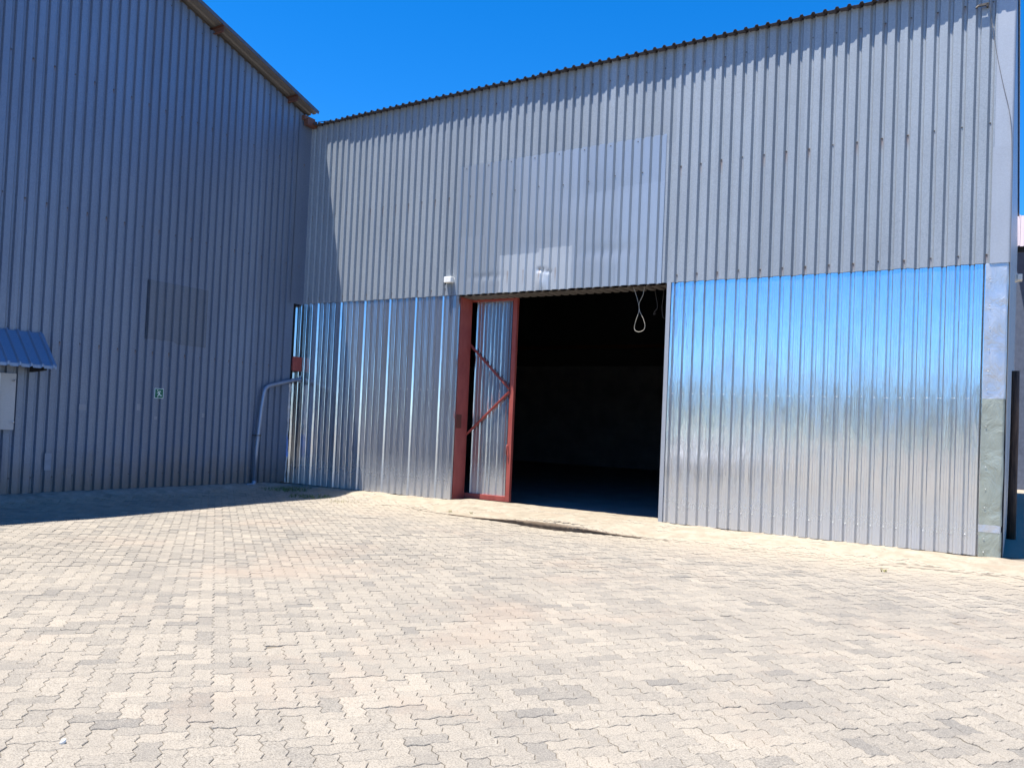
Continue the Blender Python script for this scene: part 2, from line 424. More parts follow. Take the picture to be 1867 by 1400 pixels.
def tone_at(x, y):
    c = noise.noise(Vector((x*1.1, y*1.1, 20))) * .5 + noise.noise(Vector((x*2.9, y*2.9, 30)))*.32
    t = .60 + c*.42 + R.gauss(0, .12)
    if R.random() < .09: t -= .27
    return max(0.0, min(1.0, t))
def tilt_of(x, y):
    e = .05
    return ((H(x+e, y)-H(x-e, y))/(2*e) + R.gauss(0, .006), (H(x, y+e)-H(x, y-e))/(2*e) + R.gauss(0, .006))
# the 300 nearest: single objects sharing a few meshes
variants = []
for k in range(24):
    mb = MB(); vs, fs = paver_verts(0, 0, 0, 0, (0, 0), None, 2)
    # local frame: undo the pattern rotation so the object carries it
    vs2 = []
    for (x, y, z) in vs: vs2.append((x*CA + y*SA, -x*SA + y*CA, z))
    mb.add(vs2, fs, (k+.5)/24); variants.append(mb.mesh('paver', MAT['paver'], False, True))
for (x, y, rot) in near:
    t = tone_at(x, y); me = variants[min(23, int(t*24))]
    o = bpy.data.objects.new('paver', me); COL.objects.link(o); o.parent = paving
    tx, ty = tilt_of(x, y)
    nrm = Vector((-tx, -ty, 1)).normalized()
    o.rotation_mode = 'QUATERNION'
    o.rotation_quaternion = Vector((0, 0, 1)).rotation_difference(nrm) @ Matrix.Rotation(PA + (math.pi/2 if rot else 0), 3, 'Z').to_quaternion()
    o.location = (x, y, H(x, y) + R.gauss(0, .0014))
mb = MB()
for (x, y, rot) in rest:
    ye = yedge(x); clampf = None
    if x > 3.6 and abs(y-ye) < .2:
        if y <= ye: clampf = lambda px, py: min(py, yedge(px))
        else: clampf = lambda px, py: max(py, yedge(px)+.05)
    yy = y
    hf = H(x, min(y, ye-.001)) if (x > 3.6 and y <= ye) else H(x, y)
    if x > 3.6 and ye < y < ye+.2: hf = H(x, ye+.16)-.004
    d = math.hypot(x-CAM.x, y-CAM.y)
    tl = tilt_of(x, y) if not clampf else (0, 0)
    vs, fs = paver_verts(x, y, rot, hf + R.gauss(0, .0015), tl, clampf, 2 if d < 9 else 1)
    mb.add(vs, fs, tone_at(x, y))
o = mb.build('paver_field', MAT['paver'], paving, False, True); o['kind'] = 'stuff'

# ------------------------------------------------------------------ corrugated (IBR) sheets
DP = .021
def profile(n0, n1, phase, beads, wide=None):
    """(u, depth) from pan centre left of groove n0 to pan centre right of groove n1-1"""
    pr = []
    half = (PITCH-.075)/2
    pr.append((phase + n0*PITCH - half - .004, DP))
    for n in range(n0, n1):
        g = phase + n*PITCH
        if beads and n > n0: pr += [(g-.036, DP), (g-.033, DP-.0025), (g-.030, DP)]
        ws = .027 if wide is None else (.034 if n % 4 == wide else .021)
        pr += [(g, DP), (g+ws, -DP), (g+.058, -DP), (g+.075, DP)]
        if beads and n < n1-1: pr += [(g+.105, DP), (g+.108, DP-.0025), (g+.111, DP)]
    pr.append((phase + (n1-1)*PITCH + .075 + half, DP))
    return pr
def sheet(name, axis, pr, z0, ztop, off, mat, parent, clip=None, zb=None, rows=1):
    if clip: 
        a, b = clip; q = []
        for (u, d) in pr:
            q.append((min(max(u, a), b), d))
        pr = q
    mb = MB(); vs = []; n = len(pr)
    for r in range(rows+1):
        for (u, d) in pr:
            lo = zb(u, d) if zb else z0; hi = ztop(u) if callable(ztop) else ztop
            z = lo + (hi-lo)*r/rows
            dd = d + off
            vs.append((u, -dd, z) if axis == 0 else (dd, u, z))
    fs = [(r*n+i, r*n+i+1, (r+1)*n+i+1, (r+1)*n+i) for r in range(rows) for i in range(n-1)]
    mb.add(vs, fs)
    o = mb.build(name, mat, parent)
    return o

PB = 1.3005                     # first groove edge on the door wall
PGA = -6.378159 - .0375         # groove edge phase on the gable wall
ZL = 3.93

# ======================= DOOR SHED =======================
shed = empty('warehouse', (6.6, 0, 0), 'grey corrugated warehouse with bright new lower panels and the open doorway', 'warehouse')
# upper weathered sheets
for k, n0 in enumerate(range(-9, 71, 4)):
    n1 = min(n0+4, 70)
    over = 18 <= n0 < 42
    wob = [R.uniform(-.012, .008) for _ in range(60)]
    ph = R.random()*9
    zb = (lambda u, d, ph=ph: ZL + .010*noise.noise(Vector((u*4, ph, 0))) + (.055*max(0, noise.noise(Vector((u*2.6, 3, 3)))-.2) if u > 8.7 else 0))
    if 4.1 < PB+n0*PITCH < 8.3: zb = lambda u, d: 6.3
    sheet('wall_sheet', 0, profile(n0, n1, PB, False), ZL, 7.92, .004 + (k % 2)*.0016, MAT['galvB'], shed, clip=(-.14, 13.23), zb=zb)
# overlay sheets above the doorway (smoother, newer), 24 grooves
for k, n0 in enumerate(range(17, 42, 4)):
    n1 = min(n0+4, 42)
    rr_ = 6
    o = sheet('overlay_sheet', 0, profile(n0, n1, PB, False), ZL, 6.455, .011 + (k % 2)*.0014, MAT['dull'], shed, zb=lambda u, d: ZL+.008*noise.noise(Vector((u*3, 1, 7))), rows=60)
    for v in o.data.vertices:      # knocks in the sheet
        x, y, z = v.co
        for (bx, bz, rx, rz, am) in ((6.10, 4.30, .07, .045, .026), (6.27, 4.26, .05, .04, .017), (6.12, 4.06, .09, .14, -.022), (5.95, 4.7, .4, .3, .012), (7.4, 4.55, .5, .12, .010), (4.9, 4.25, .35, .06, .010), (7.2, 5.6, .6, .25, .008)):
            e = ((x-bx)/rx)**2 + ((z-bz)/rz)**2
            if e < 4: v.co.y += am*math.exp(-e)
for (n0, n1, zt, mt) in ((17, 21, 5.06, 'dull'), (21, 23, 4.98, 'dull'), (23, 28, 4.63, 'dull2'), (28, 32, 4.70, 'dull2'), (33, 37, 5.62, 'dull'), (37, 42, 5.66, 'dull')):
    o = sheet('overlay_sheet', 0, [(u, d) for u, d in profile(n0, n1, PB, False)], ZL-.006, zt, .0145, MAT[mt], shed, zb=lambda u, d: ZL-.006+.01*noise.noise(Vector((u*3, 4, 7))), rows=40)
    for v in o.data.vertices:
        x, y, z = v.co
        for (bx, bz, rx, rz, am) in ((6.10, 4.30, .07, .045, .026), (6.27, 4.26, .05, .04, .017), (6.12, 4.06, .09, .14, -.022), (5.95, 4.7, .4, .3, .012), (7.4, 4.55, .5, .12, .010), (4.9, 4.25, .35, .06, .010), (7.2, 5.6, .6, .25, .008)):
            e = ((x-bx)/rx)**2 + ((z-bz)/rz)**2
            if e < 4: v.co.y += am*math.exp(-e)
# sheets either side of the overlay top that stay weathered down to the lintel (left strip by the light)
sheet('wall_sheet', 0, profile(15, 17, PB, False), ZL, 6.5, .0035, MAT['galvB'], shed)
sheet('wall_sheet', 0, profile(42, 43, PB, False), ZL, 6.5, .0035, MAT['galvB'], shed)
# bright lower sheets
def lower(n0, n1, clip, k):
    ph = k*1.7
    sheet('lower_sheet', 0, profile(n0, n1, PB, True, wide=(3 if n1 < 30 else 9)), -.1, ZL+.04, -.012 - (k % 2)*.0016, MAT['mirror' if n1 > 30 else 'mirrorL'], shed, clip=clip,
          zb=lambda u, d: H(max(u, .3), 0)+.012+.004*noise.noise(Vector((u*6, 1, ph))))
for k, (n0, n1) in enumerate(((-12, -9), (-9, -5), (-5, -1), (-1, 3), (3, 7), (7, 11), (11, 15), (15, 18))): lower(n0, n1, (-.62, 4.265), k)
for k, (n0, n1) in enumerate(((42, 46), (46, 50), (50, 54), (54, 58), (58, 62), (62, 66), (66, 70))): lower(n0, n1, (8.60, 13.22), k+3)
# flat edge trims at the jambs of the opening
mb = MB(); mb.box((8.565, -.03, -.06), (8.63, -.024, ZL)); mb.box((8.56, -.03, -.06), (8.5655, .06, ZL)); mb.build('jamb_trim', MAT['flash'], shed)
mb = MB(); mb.box((4.225, -.03, -.06), (4.285, -.0235, ZL-.02)); mb.box((4.2795, -.023, -.06), (4.285, .02, ZL-.02)); mb.build('jamb_trim', MAT['mirror2'], shed)
# deep steel jamb on the left of the doorway
mb = MB(); mb.box((4.10, .055, -.08), (4.28, .45, ZL-.005)); bevel(mb.build('door_post', MAT['oxide'], shed), .006)
mb = MB(); mb.box((4.281, .06, 1.33), (4.2835, .24, 1.60)); mb.build('door_post_plate', plain('rusty_plate', (.12, .035, .025), .8), shed)
mb = MB(); mb.box((8.64, .06, -.08), (8.82, .45, ZL-.005)); mb.build('door_post', MAT['oxide'], shed)
# soffit of the doorway: sheet laid flat, ribs running in
pr = profile(16, 43, PB, False)
mb = MB(); vs = [(min(max(u, 4.285), 8.56), y, 3.935-.036*(.5+d/.036)) for y in (.02, .46) for (u, d) in pr]; n = len(pr)
mb.add(vs, [(i, n+i, n+i+1, i+1) for i in range(n-1)]); mb.build('soffit_sheet', MAT['roofu'], shed)
mb = MB(); mb.box((4.285, .30, 3.94), (8.56, .44, 4.1)); mb.build('lintel_beam', MAT['brown'], shed)
# screws
def hexhead(mb, p, axis, r=.0058, h=.006):
    c = Vector(p); ax = Vector((0, -1, 0)) if axis == 0 else Vector((1, 0, 0)); a = Vector((1, 0, 0)) if axis == 0 else Vector((0, 1, 0)); b = Vector((0, 0, 1))
    vs = [c + (a*math.cos(k*math.pi/3)+b*math.sin(k*math.pi/3))*r*(2.0 if q == 0 else 1.0) + ax*(0 if q == 0 else h) for q in (0, 1) for k in range(6)]
    mb.add(vs, [(k, (k+1) % 6, 6+(k+1) % 6, 6+k) for k in range(6)] + [tuple(range(6, 12))])
mb = MB(); mr = MB()
for n in range(-8, 70):
    u = PB + n*PITCH + .0375
    if n % 2 == 1: 
        for z in (5.885,) if not 17 <= n < 42 else (): hexhead(mb, (u, .0125, z+R.uniform(-.012, .012)), 0)
        hexhead(mb, (u, .0125, 7.60+R.uniform(-.01, .01)), 0)
        if not 17 <= n < 42: hexhead(mb, (u, .0125, 4.06+R.uniform(-.012, .012)), 0)
    if 17 <= n < 42 and n % 3 == 0: hexhead(mb, (u-.09, -.034, 6.40), 0); hexhead(mb, (u+.0, .004, 5.86+R.uniform(-.03, .03)), 0)
    if not 17 <= n < 42:
        for z in (2.075, .20 if n > 40 else .33): hexhead(mr, (u, .030, z+R.uniform(-.008, .008)), 0, .0045, .004); 
o = mb.build('screw', MAT['screw'], shed); o['kind'] = 'stuff'
o = mr.build('screw', MAT['screwb'], shed); o['kind'] = 'stuff'
# thin lap lines where short bright sheets meet
# corner flashing, in lengths
def crumple(name, x0, x1, z0, z1, y, mat, amp, skew=0.0):
    nx, nz = 9, max(6, int((z1-z0)/.06)); vs = []
    for j in range(nz+1):
        for i in range(nx+1):
            u = x0 + (x1-x0)*i/nx; z = z0+(z1-z0)*j/nz
            e = min(i, nx-i)/nx
            uu = u + (amp*.5*noise.noise(Vector((z*2.3, 4, y*50))) if i in (0, nx) else 0) + skew*(z-z0)/(z1-z0)
            vs.append((uu, y - abs(amp)*(.5+.9*noise.noise(Vector((u*5, z*2.4, y*40))))*(.4+e), z))
    side = [(x1+.0, y, z0), ]
    fs = [(j*(nx+1)+i, j*(nx+1)+i+1, (j+1)*(nx+1)+i+1, (j+1)*(nx+1)+i) for j in range(nz) for i in range(nx)]
    n0 = len(vs)
    for j in range(nz+1): 
        b = vs[j*(nx+1)+nx]; vs.append((b[0]+.003, .12, b[2]))
    for j in range(nz): fs.append((j*(nx+1)+nx, n0+j, n0+j+1, (j+1)*(nx+1)+nx))
    mb = MB(); mb.add(vs, fs); return mb.build(name, mat, shed, True)
crumple('corner_flashing', 13.215, 13.447, 5.52, 7.90, -.024, MAT['flash'], .0015)
crumple('corner_flashing', 13.215, 13.447, 3.93, 5.53, -.0285, MAT['flash'], .0015)
crumple('corner_flashing', 13.165, 13.435, 2.075, 3.935, -.016, MAT['crinkle'], .012)
crumple('corner_flashing', 13.165, 13.43, .36, 2.08, -.020, MAT['green'], .012, 0)
crumple('corner_flashing', 13.16, 13.42, .27, .37, -.026, MAT['crinkle'], .004)
crumple('corner_flashing', 13.165, 13.43, -.11, .28, -.0235, MAT['green'], .006)
mb = MB()
for z in (3.72, 3.35, 3.05, 2.75, 2.45, 2.2, 1.7, 1.15, .85, .6, .18, .0): hexhead(mb, (13.225+R.uniform(-.01, .01), -.034, z), 0, .0045, .004)
o = mb.build('flashing_screw', MAT['screwb'], shed); o['kind'] = 'stuff'
# side wall along the right
for k, n0 in enumerate(range(0, 104, 4)):
    pr = [(u, d) for (u, d) in profile(n0, n0+4, .16, False)]
    mb = MB(); vs = [(13.43+d, u, z) for z in (-.1, 7.88) for (u, d) in pr]; n = len(pr)
    mb.add(vs, [(i, i+1, n+i+1, n+i) for i in range(n-1)]); mb.build('side_sheet', MAT['dull'], shed)
# roof: ribs up, running back from the eave
def roofB(k, n0):
    half = (PITCH-.075)/2; pr = [(PB+.03+n0*PITCH-half, 0)]
    for n in range(n0, n0+4):
        g = PB+.03+n*PITCH; pr += [(g, 0), (g+.018, .036), (g+.052, .036), (g+.07, 0)]
    pr.append((PB+.03+(n0+3)*PITCH+.07+half+.004, 0))
    pr = [(min(max(u, .02), 13.47), d) for (u, d) in pr]
    mb = MB(); n = len(pr)
    jit = R.uniform(-.012, .012)
    vs = []
    for (y, z) in ((-.155+jit, 7.895), (18.3, 9.0)):
        for t in (0, -.0025):
            vs += [(u, y, z+d+(k % 2)*.002+t) for (u, d) in pr]
    fs = [(i, i+1, 2*n+i+1, 2*n+i) for i in range(n-1)] + [(n+i, 3*n+i, 3*n+i+1, n+i+1) for i in range(n-1)] + [(i, n+i, n+i+1, i+1) for i in range(n-1)]
    mb.add(vs, fs); mb.build('roof_sheet', MAT['roofd'], shed)
for k, n0 in enumerate(range(-9, 72, 4)): roofB(k, n0)
mb = MB(); mb.box((.1, .03, 7.82), (13.40, .09, 7.885)); mb.build('eave_purlin', MAT['brown'], shed)
mb = MB(); mb.bar((13.476, -.16, 7.90), (13.476, 18.3, 8.98), .01, .09); mb.build('verge_trim', MAT['flash'], shed)
# roof over the part hidden behind the gabled building, hall interior
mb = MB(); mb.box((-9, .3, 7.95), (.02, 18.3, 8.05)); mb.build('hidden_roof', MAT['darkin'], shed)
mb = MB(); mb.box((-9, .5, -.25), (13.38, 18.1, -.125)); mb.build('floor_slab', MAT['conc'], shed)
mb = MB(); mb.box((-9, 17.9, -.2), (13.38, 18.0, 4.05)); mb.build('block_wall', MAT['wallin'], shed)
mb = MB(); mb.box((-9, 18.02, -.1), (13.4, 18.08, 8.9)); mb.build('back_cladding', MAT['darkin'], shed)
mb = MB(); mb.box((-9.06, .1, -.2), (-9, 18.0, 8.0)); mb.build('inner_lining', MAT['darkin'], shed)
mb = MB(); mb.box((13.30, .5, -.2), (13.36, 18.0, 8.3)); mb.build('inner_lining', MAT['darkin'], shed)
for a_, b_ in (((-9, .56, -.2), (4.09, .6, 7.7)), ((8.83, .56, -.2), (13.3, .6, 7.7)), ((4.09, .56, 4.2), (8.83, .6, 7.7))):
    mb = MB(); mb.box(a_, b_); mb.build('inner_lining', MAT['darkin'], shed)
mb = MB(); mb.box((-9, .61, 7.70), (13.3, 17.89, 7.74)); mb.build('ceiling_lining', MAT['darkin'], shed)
for yb in (17.7,): 
    mb = MB(); mb.box((-8.9, yb-.1, 4.75), (13.2, yb, 4.9)); mb.build('roof_tie', MAT['brown'], shed)

# ======================= GABLED BUILDING =======================
gable = empty('gabled_warehouse', (0, -9, 0), 'tall corrugated warehouse with a sloping verge, its whole gable wall in blue shade', 'warehouse')
RY, RZ0, SL = -9.1, 8.03, .33
def gtop(u): return RZ0 + SL*min(-u, 18.2+u) - .01
k = 0
for n0 in range(-70, 37, 4):
    a = PGA+n0*PITCH; pr = profile(n0, n0+4, PGA, False)
    if pr[0][0] > -.25: break
    if pr[-1][0] < -18.1: continue
    hi = -.13
    pr2 = [(max(u, -18.15), d) for u, d in pr]
    # below the lintel line the last sheet stops short of the corner
    if pr2[-1][0] > -.45:
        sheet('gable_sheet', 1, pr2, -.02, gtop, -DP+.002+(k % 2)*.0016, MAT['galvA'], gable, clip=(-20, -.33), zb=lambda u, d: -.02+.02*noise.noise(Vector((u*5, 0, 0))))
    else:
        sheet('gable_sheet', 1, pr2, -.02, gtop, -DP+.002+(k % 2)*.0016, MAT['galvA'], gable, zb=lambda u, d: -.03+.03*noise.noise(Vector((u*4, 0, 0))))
    k += 1
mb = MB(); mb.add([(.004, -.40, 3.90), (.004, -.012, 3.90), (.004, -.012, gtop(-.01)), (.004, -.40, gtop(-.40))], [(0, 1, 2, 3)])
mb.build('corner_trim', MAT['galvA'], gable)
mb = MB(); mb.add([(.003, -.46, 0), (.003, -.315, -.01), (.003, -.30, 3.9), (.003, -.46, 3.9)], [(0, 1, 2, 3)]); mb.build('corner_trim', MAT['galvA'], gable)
# darker repair patch following the ribs
pr = [(u, d) for (u, d) in profile(15, 23, PGA, False)]
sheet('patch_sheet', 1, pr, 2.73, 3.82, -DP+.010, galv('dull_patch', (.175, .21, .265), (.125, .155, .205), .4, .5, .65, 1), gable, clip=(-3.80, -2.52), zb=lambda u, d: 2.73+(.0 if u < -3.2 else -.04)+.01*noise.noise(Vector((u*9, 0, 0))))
# screws
mb = MB()
for i in range(-34, 18):
    u = -6.378159 + 2*PITCH*i
    if u < -18: continue
    for z in (7.019, 4.755, 2.496, .25, 9.2):
        if z < gtop(u)-.15 and u < -.35: hexhead(mb, (u, R.uniform(-.004, .004)*0, z+R.uniform(-.012, .012)) if False else (-.033+.002, u, z+R.uniform(-.012, .012)), 1)
    if -8 < u < -.3: hexhead(mb, (-.031, u, gtop(u)-.22), 1)
o = mb.build('screw', MAT['screw'], gable); o['kind'] = 'stuff'
MAT['plate'] = plain('dull_plate', (.24, .27, .32), .6, .2)
# small plates and scars on the wall
for (yy, zz, a, b) in ((-4.918, 1.426, .06, .05), (-3.879, 1.469, .035, .06), (-5.448, .50, .055, .14), (-3.52, 1.28, .03, .03), (-2.49, 1.365, .03, .04)):
    mb = MB(); mb.box((.0015, yy-a, zz-b), (.006, yy+a, zz+b)); mb.build('wall_plate', MAT['plate'], gable)
# roof of the gabled building: slopes both ways from the ridge, ribs running down the slope
def roofA(side):
    segs = [(.285, 'first')]
    x = .285; k = 0
    while x > -12:
        x1 = x-.686; prs = []
        for g in range(4):
            b = x - g*PITCH
            prs += [(b, 0), (b-.02, .036), (b-.055, .036), (b-.075, 0)]
        prs.append((x1-.004, 0)); n = len(prs); vs = []
        ends = [(RY, RZ0+SL*9.1), (-.12 if side > 0 else -18.08, RZ0+SL*.12)]
        for (yy, zz) in ends:
            for t in (0, -.0025): vs += [(xx, yy, zz+.075+d+t+(k % 2)*.002) for (xx, d) in prs]
        up_ = [(i, 2*n+i, 2*n+i+1, i+1) for i in range(n-1)]; dn = [(n+i, n+i+1, 3*n+i+1, 3*n+i) for i in range(n-1)]; ed = [(2*n+i, 3*n+i, 3*n+i+1, 2*n+i+1) for i in range(n-1)]
        mb = MB(); mb.add(vs, up_+dn+ed); mb.build('roof_sheet', MAT['roofu'], gable); x = x1; k += 1
roofA(1); roofA(-1)
# verge trim: folded strip on the outer edge
for side in (1, -1):
    mb = MB(); y1 = -.12 if side > 0 else -18.08
    p = Vector((.292, RY, RZ0+SL*9.1+.085)); q = Vector((.292, y1, RZ0+SL*.12+.085)); mb.bar(p, q, .006, .075); mb.build('verge_trim', MAT['dark'] if False else plain('dark_verge', (.10, .10, .12), .5, .4), gable)
# purlin ends carrying the verge
for yy in (-.72, -2.68, -4.65, -6.62, -8.6, -9.6, -11.6, -13.5, -15.5, -17.4):
    z = RZ0 + SL*min(-yy, 18.2+yy)
    mb = MB(); 
    mb.box((-.4, yy-.004, z-.055), (.262, yy+.004, z+.068)); mb.box((-.4, yy-.05, z-.06), (.262, yy+.004, z-.052)); mb.box((-.4, yy-.05, z+.060), (.262, yy+.004, z+.068))
    mb.build('purlin', MAT['brown'], gable)
# box gutter end at the inside corner
mb = MB(); mb.box((.03, -.30, 7.86), (.16, -.02, 8.0)); mb.box((.0, -.34, 7.98), (.09, -.02, 8.075)); bevel(mb.build('gutter_end', MAT['brown'], gable), .006)
mb = MB(); mb.add([(.17, -.10, 7.98), (.62, -.10, 7.94), (.62, .25, 8.02), (.17, .25, 8.12)], [(0, 1, 2, 3)]); mb.build('valley_flashing', MAT['flash'], gable)
# rest of the shell
mb = MB(); mb.box((-12, -18.15, -.1), (-.12, -18.1, 8.0)); mb.box((-12.05, -18.15, -.1), (-12, 0, 8.0)); mb.box((-12, -.12, 3.9), (-.3, -.08, 8.0)); mb.build('outer_wall', MAT['darkin'], gable)

# ======================= SLIDING DOOR =======================
door = empty('sliding_door', (4.8, .5, 0), 'half open sliding door leaf of red framed bright corrugated sheet with V braces', 'door')
YD = .5
fr = MB(); fr.box((5.235, YD-.04, -.045), (5.325, YD+.035, 3.90)); bevel(fr.build('stile', MAT['oxide'], door), .004)
fr = MB(); fr.box((4.14, YD-.04, -.04), (4.20, YD+.035, 3.90)); fr.build('stile', MAT['oxide'], door)
fr = MB(); fr.box((4.2, YD-.038, -.045), (5.234, YD+.033, .055)); bevel(fr.build('bottom_rail', MAT['oxide'], door), .004)
fr = MB(); fr.box((4.2, YD-.038, 3.86), (5.234, YD+.033, 3.90)); fr.build('top_rail', MAT['oxide'], door)
for k, (a, b) in enumerate(((4.37, 4.80), (4.795, 5.20))):
    pr = []
    u = a
    while u < b-.02:
        pr += [(u, .012), (u+.02, -.018), (u+.05, -.018), (u+.07, .012), (u+.10, .012), (u+.103, .010), (u+.106, .012)]; u += PITCH
    pr = [(min(q, b), d) for q, d in pr if q < b] + [(b, .012)]
    mb = MB(); vs = [(q, YD+.01-d+k*.0016, z) for z in (.056, 3.859) for q, d in pr]; n = len(pr)
    mb.add(vs, [(i, i+1, n+i+1, n+i) for i in range(n-1)]); mb.build('door_sheet', MAT['mirror2'], door)
for (p, q) in (((4.17, YD-.045, 3.09), (5.234, YD-.045, 2.13)), ((4.17, YD-.045, 1.13), (5.234, YD-.045, 2.08))):
    mb = MB(); mb.bar(p, q, .012, .05, (0, 1, 0)); mb.bar(p, q, .05, .006, (0, 1, 0)); mb.build('brace', MAT['oxide'], door)
mb = MB(); mb.tube([(5.25, YD-.05, 1.06), (5.25, YD-.085, 1.03), (5.245, YD-.085, .88), (5.25, YD-.05, .84)], .009, 8); mb.build('handle', MAT['oxide'], door, True)
mb = MB(); mb.box((4.845, YD-.02, -.12), (4.885, YD+.02, -.046)); mb.build('guide_lug', MAT['oxide'], door)

# ======================= SMALL THINGS =======================
# security light box
lt = empty('outdoor_light', (4.05, -.06, 4.2), 'small cream box light above the left edge of the doorway', 'light')
mb = MB(); mb.box((3.965, -.13, 4.165), (4.15, -.035, 4.285)); bevel(mb.build('housing', MAT['white'], lt), .012, 3)
mb = MB(); mb.box((3.975, -.136, 4.175), (4.14, -.131, 4.275)); mb.build('lens', plain('cloudy_lens', (.78, .77, .72), .25, var=.03), lt)
mb = MB(); mb.tube([(3.99, -.09, 4.165), (3.985, -.10, 4.135)], .014, 10); mb.build('sensor', MAT['black'], lt)
mb = MB(); mb.box((4.0, -.034, 4.18), (4.19, -.019, 4.27)); mb.build('base_plate', MAT['white'], lt)
# wires
def wire(name, pts, r, mat, label, cat='wire', group=None):
    cu = []
    P = [Vector(p) for p in pts]
    for i in range(len(P)-1):      # catmull-rom
        a = P[max(i-1, 0)]; b = P[i]; c = P[i+1]; d = P[min(i+2, len(P)-1)]
        for k in range(6):
            t = k/6; cu.append(.5*((2*b)+(c-a)*t+(2*a-5*b+4*c-d)*t*t+(3*b-a-3*c+d)*t**3))
    cu.append(P[-1]); mb = MB(); mb.tube(cu, r, 6); o = mb.build(name, mat, None, True); return tag(o, label, cat, group)
wire('hanging_wire', [(7.888, .1, 3.93), (7.95, .11, 3.77), (8.00, .1, 3.63), (8.018, .1, 3.49), (7.97, .09, 3.32), (7.945, .1, 3.21), (7.965, .1, 3.155), (8.034, .1, 3.13), (8.113, .1, 3.157), (8.14, .1, 3.231), (8.10, .1, 3.36), (8.03, .1, 3.49), (8.01, .115, 3.62), (8.075, .1, 3.75), (8.095, .1, 3.84), (8.102, .1, 3.93)],
     .0030, MAT['wire'], 'pale wire twisted into a loop hanging from the top of the doorway')
wire('loose_cable', [(8.068, .6, 4.0), (8.12, .6, 3.80), (8.15, .6, 3.62), (8.10, .6, 3.55), (8.085, .6, 3.50), (8.12, .6, 3.51)], .0035, MAT['wired'], 'dark loose cable dangling inside the doorway, left one of the short pair', group=None)
wire('loose_cable', [(8.265, .6, 4.0), (8.25, .6, 3.80), (8.236, .6, 3.62), (8.25, .6, 3.50), (8.263, .6, 3.44), (8.315, .6, 3.415)], .0035, MAT['wired'], 'dark loose cable dangling inside the doorway beside the right jamb')
wire('stay_wire', [(13.10, -.06, 7.75), (13.14, -.05, 7.44), (13.21, -.05, 6.93), (13.306, -.05, 6.415), (13.407, -.05, 5.905), (13.446, -.046, 5.2), (13.448, -.05, 4.36), (13.452, -.05, 3.2), (13.45, -.055, 1.6)], .0038, MAT['wired'], 'thin dark cable running down the far right corner of the wall')
br = empty('wire_bracket', (13.04, -.05, 7.52), 'small dark bracket below the eave near the right corner', 'bracket')
mb = MB(); mb.box((13.0, -.10, 7.515), (13.12, -.07, 7.545)); mb.build('arm', MAT['screw'], br)
mb = MB(); mb.box((13.09, -.10, 7.50), (13.115, .0, 7.53)); mb.tube([(13.0, -.085, 7.53), (12.965, -.09, 7.50)], .014, 8); mb.build('clamp', MAT['screw'], br)
# downpipe
dp = empty('drain_pipe', (.1, -1.2, 0), 'grey drain pipe bent from the inside corner down to the paving', 'pipe')
mb = MB(); mb.tube([(.09, -1.215, .03), (.09, -1.20, .69), (.09, -1.12, 1.6), (.09, -1.075, 1.90), (.09, -1.05, 1.975), (.09, -.98, 2.03), (.09, -.9, 2.055), (.09, -.29, 2.205), (.09, -.10, 2.235), (.075, -.065, 2.235)], .042, 14); mb.build('pipe', MAT['pipe'], dp, True)
mb = MB(); mb.tube([(.09, -1.215, .04), (.09, -1.225, -.01), (.095, -1.27, -.045), (.10, -1.36, -.055), (.10, -1.43, -.05)], [.046, .047, .047, .047, .045], 14); mb.build('shoe', MAT['pipe'], dp, True)
mb = MB(); mb.tube([(.10, -1.432, -.05), (.10, -1.427, -.05)], .036, 12); mb.build('mouth', MAT['dark'], dp)
mb = MB(); mb.box((-.0, -1.25, .98), (.135, -1.13, 1.0)); mb.build('strap', MAT['screw'], dp)
mb = MB(); mb.tube([(.06, -.065, 2.17), (.06, -.065, 2.32)], .03, 10); mb.build('elbow', MAT['pipe'], dp)
# red steel plate at the corner
rb = empty('corner_bracket', (.05, -.14, 2.4), 'small red brown steel plate in the inside corner above the drain pipe', 'bracket')
mb = MB(); mb.box((.0, -.27, 2.42), (.05, -.02, 2.735)); bevel(mb.build('plate', MAT['oxide'], rb), .004)
for zz in (2.65, 2.5): mb = MB(); hexhead(mb, (.05, -.20, zz), 1); mb.build('bolt', MAT['screw'], rb)
# crumpled strip added in the corner gap, coloured as the sunlit view beyond
mb = MB(); nz, nx = 60, 8; vs = []
for j in range(nz+1):
    z = -.03 + 2.17*j/nz
    for i in range(nx+1):
        y = -.32 + .11*i/nx + (.014*noise.noise(Vector((z*3, i*.7, 1))) if i else 0) - .03*(j/nz < .3)*(i/nx)*(.3-j/nz)
        vs.append((.008 + .022*noise.noise(Vector((y*20, z*6, 3))) + .014*noise.noise(Vector((y*55, z*24, 3))) - .06*(i/nx), y, z))
mb.add(vs, [(j*(nx+1)+i, j*(nx+1)+i+1, (j+1)*(nx+1)+i+1, (j+1)*(nx+1)+i) for j in range(nz) for i in range(nx)])
fm2 = NT('sunlit_gap_view'); _x, _y, _z = fm2.xyz(); _n = fm2.noise((14, 14, 9), 4, .7)
_zz = fm2.math('ADD', _z, fm2.math('MULTIPLY', fm2.math('SUBTRACT', _n, .5), .25))
_b = fm2.math('MULTIPLY', fm2.rng(_zz, .52, .56), fm2.rng(_zz, .98, 1.02, 1, 0))
_c = fm2.mix(_b, fm2.mix(fm2.rng(_n, .35, .6), (.62, .62, .60), (.92, .92, .93)), (.25, .42, .86))
fo = mb.build('gap_view_strip', fm2.out(_c, .3, .15, None), None, True); tag(fo, 'added pale and blue strip standing in for the sunlit view through the corner gap', 'stand-in strip')

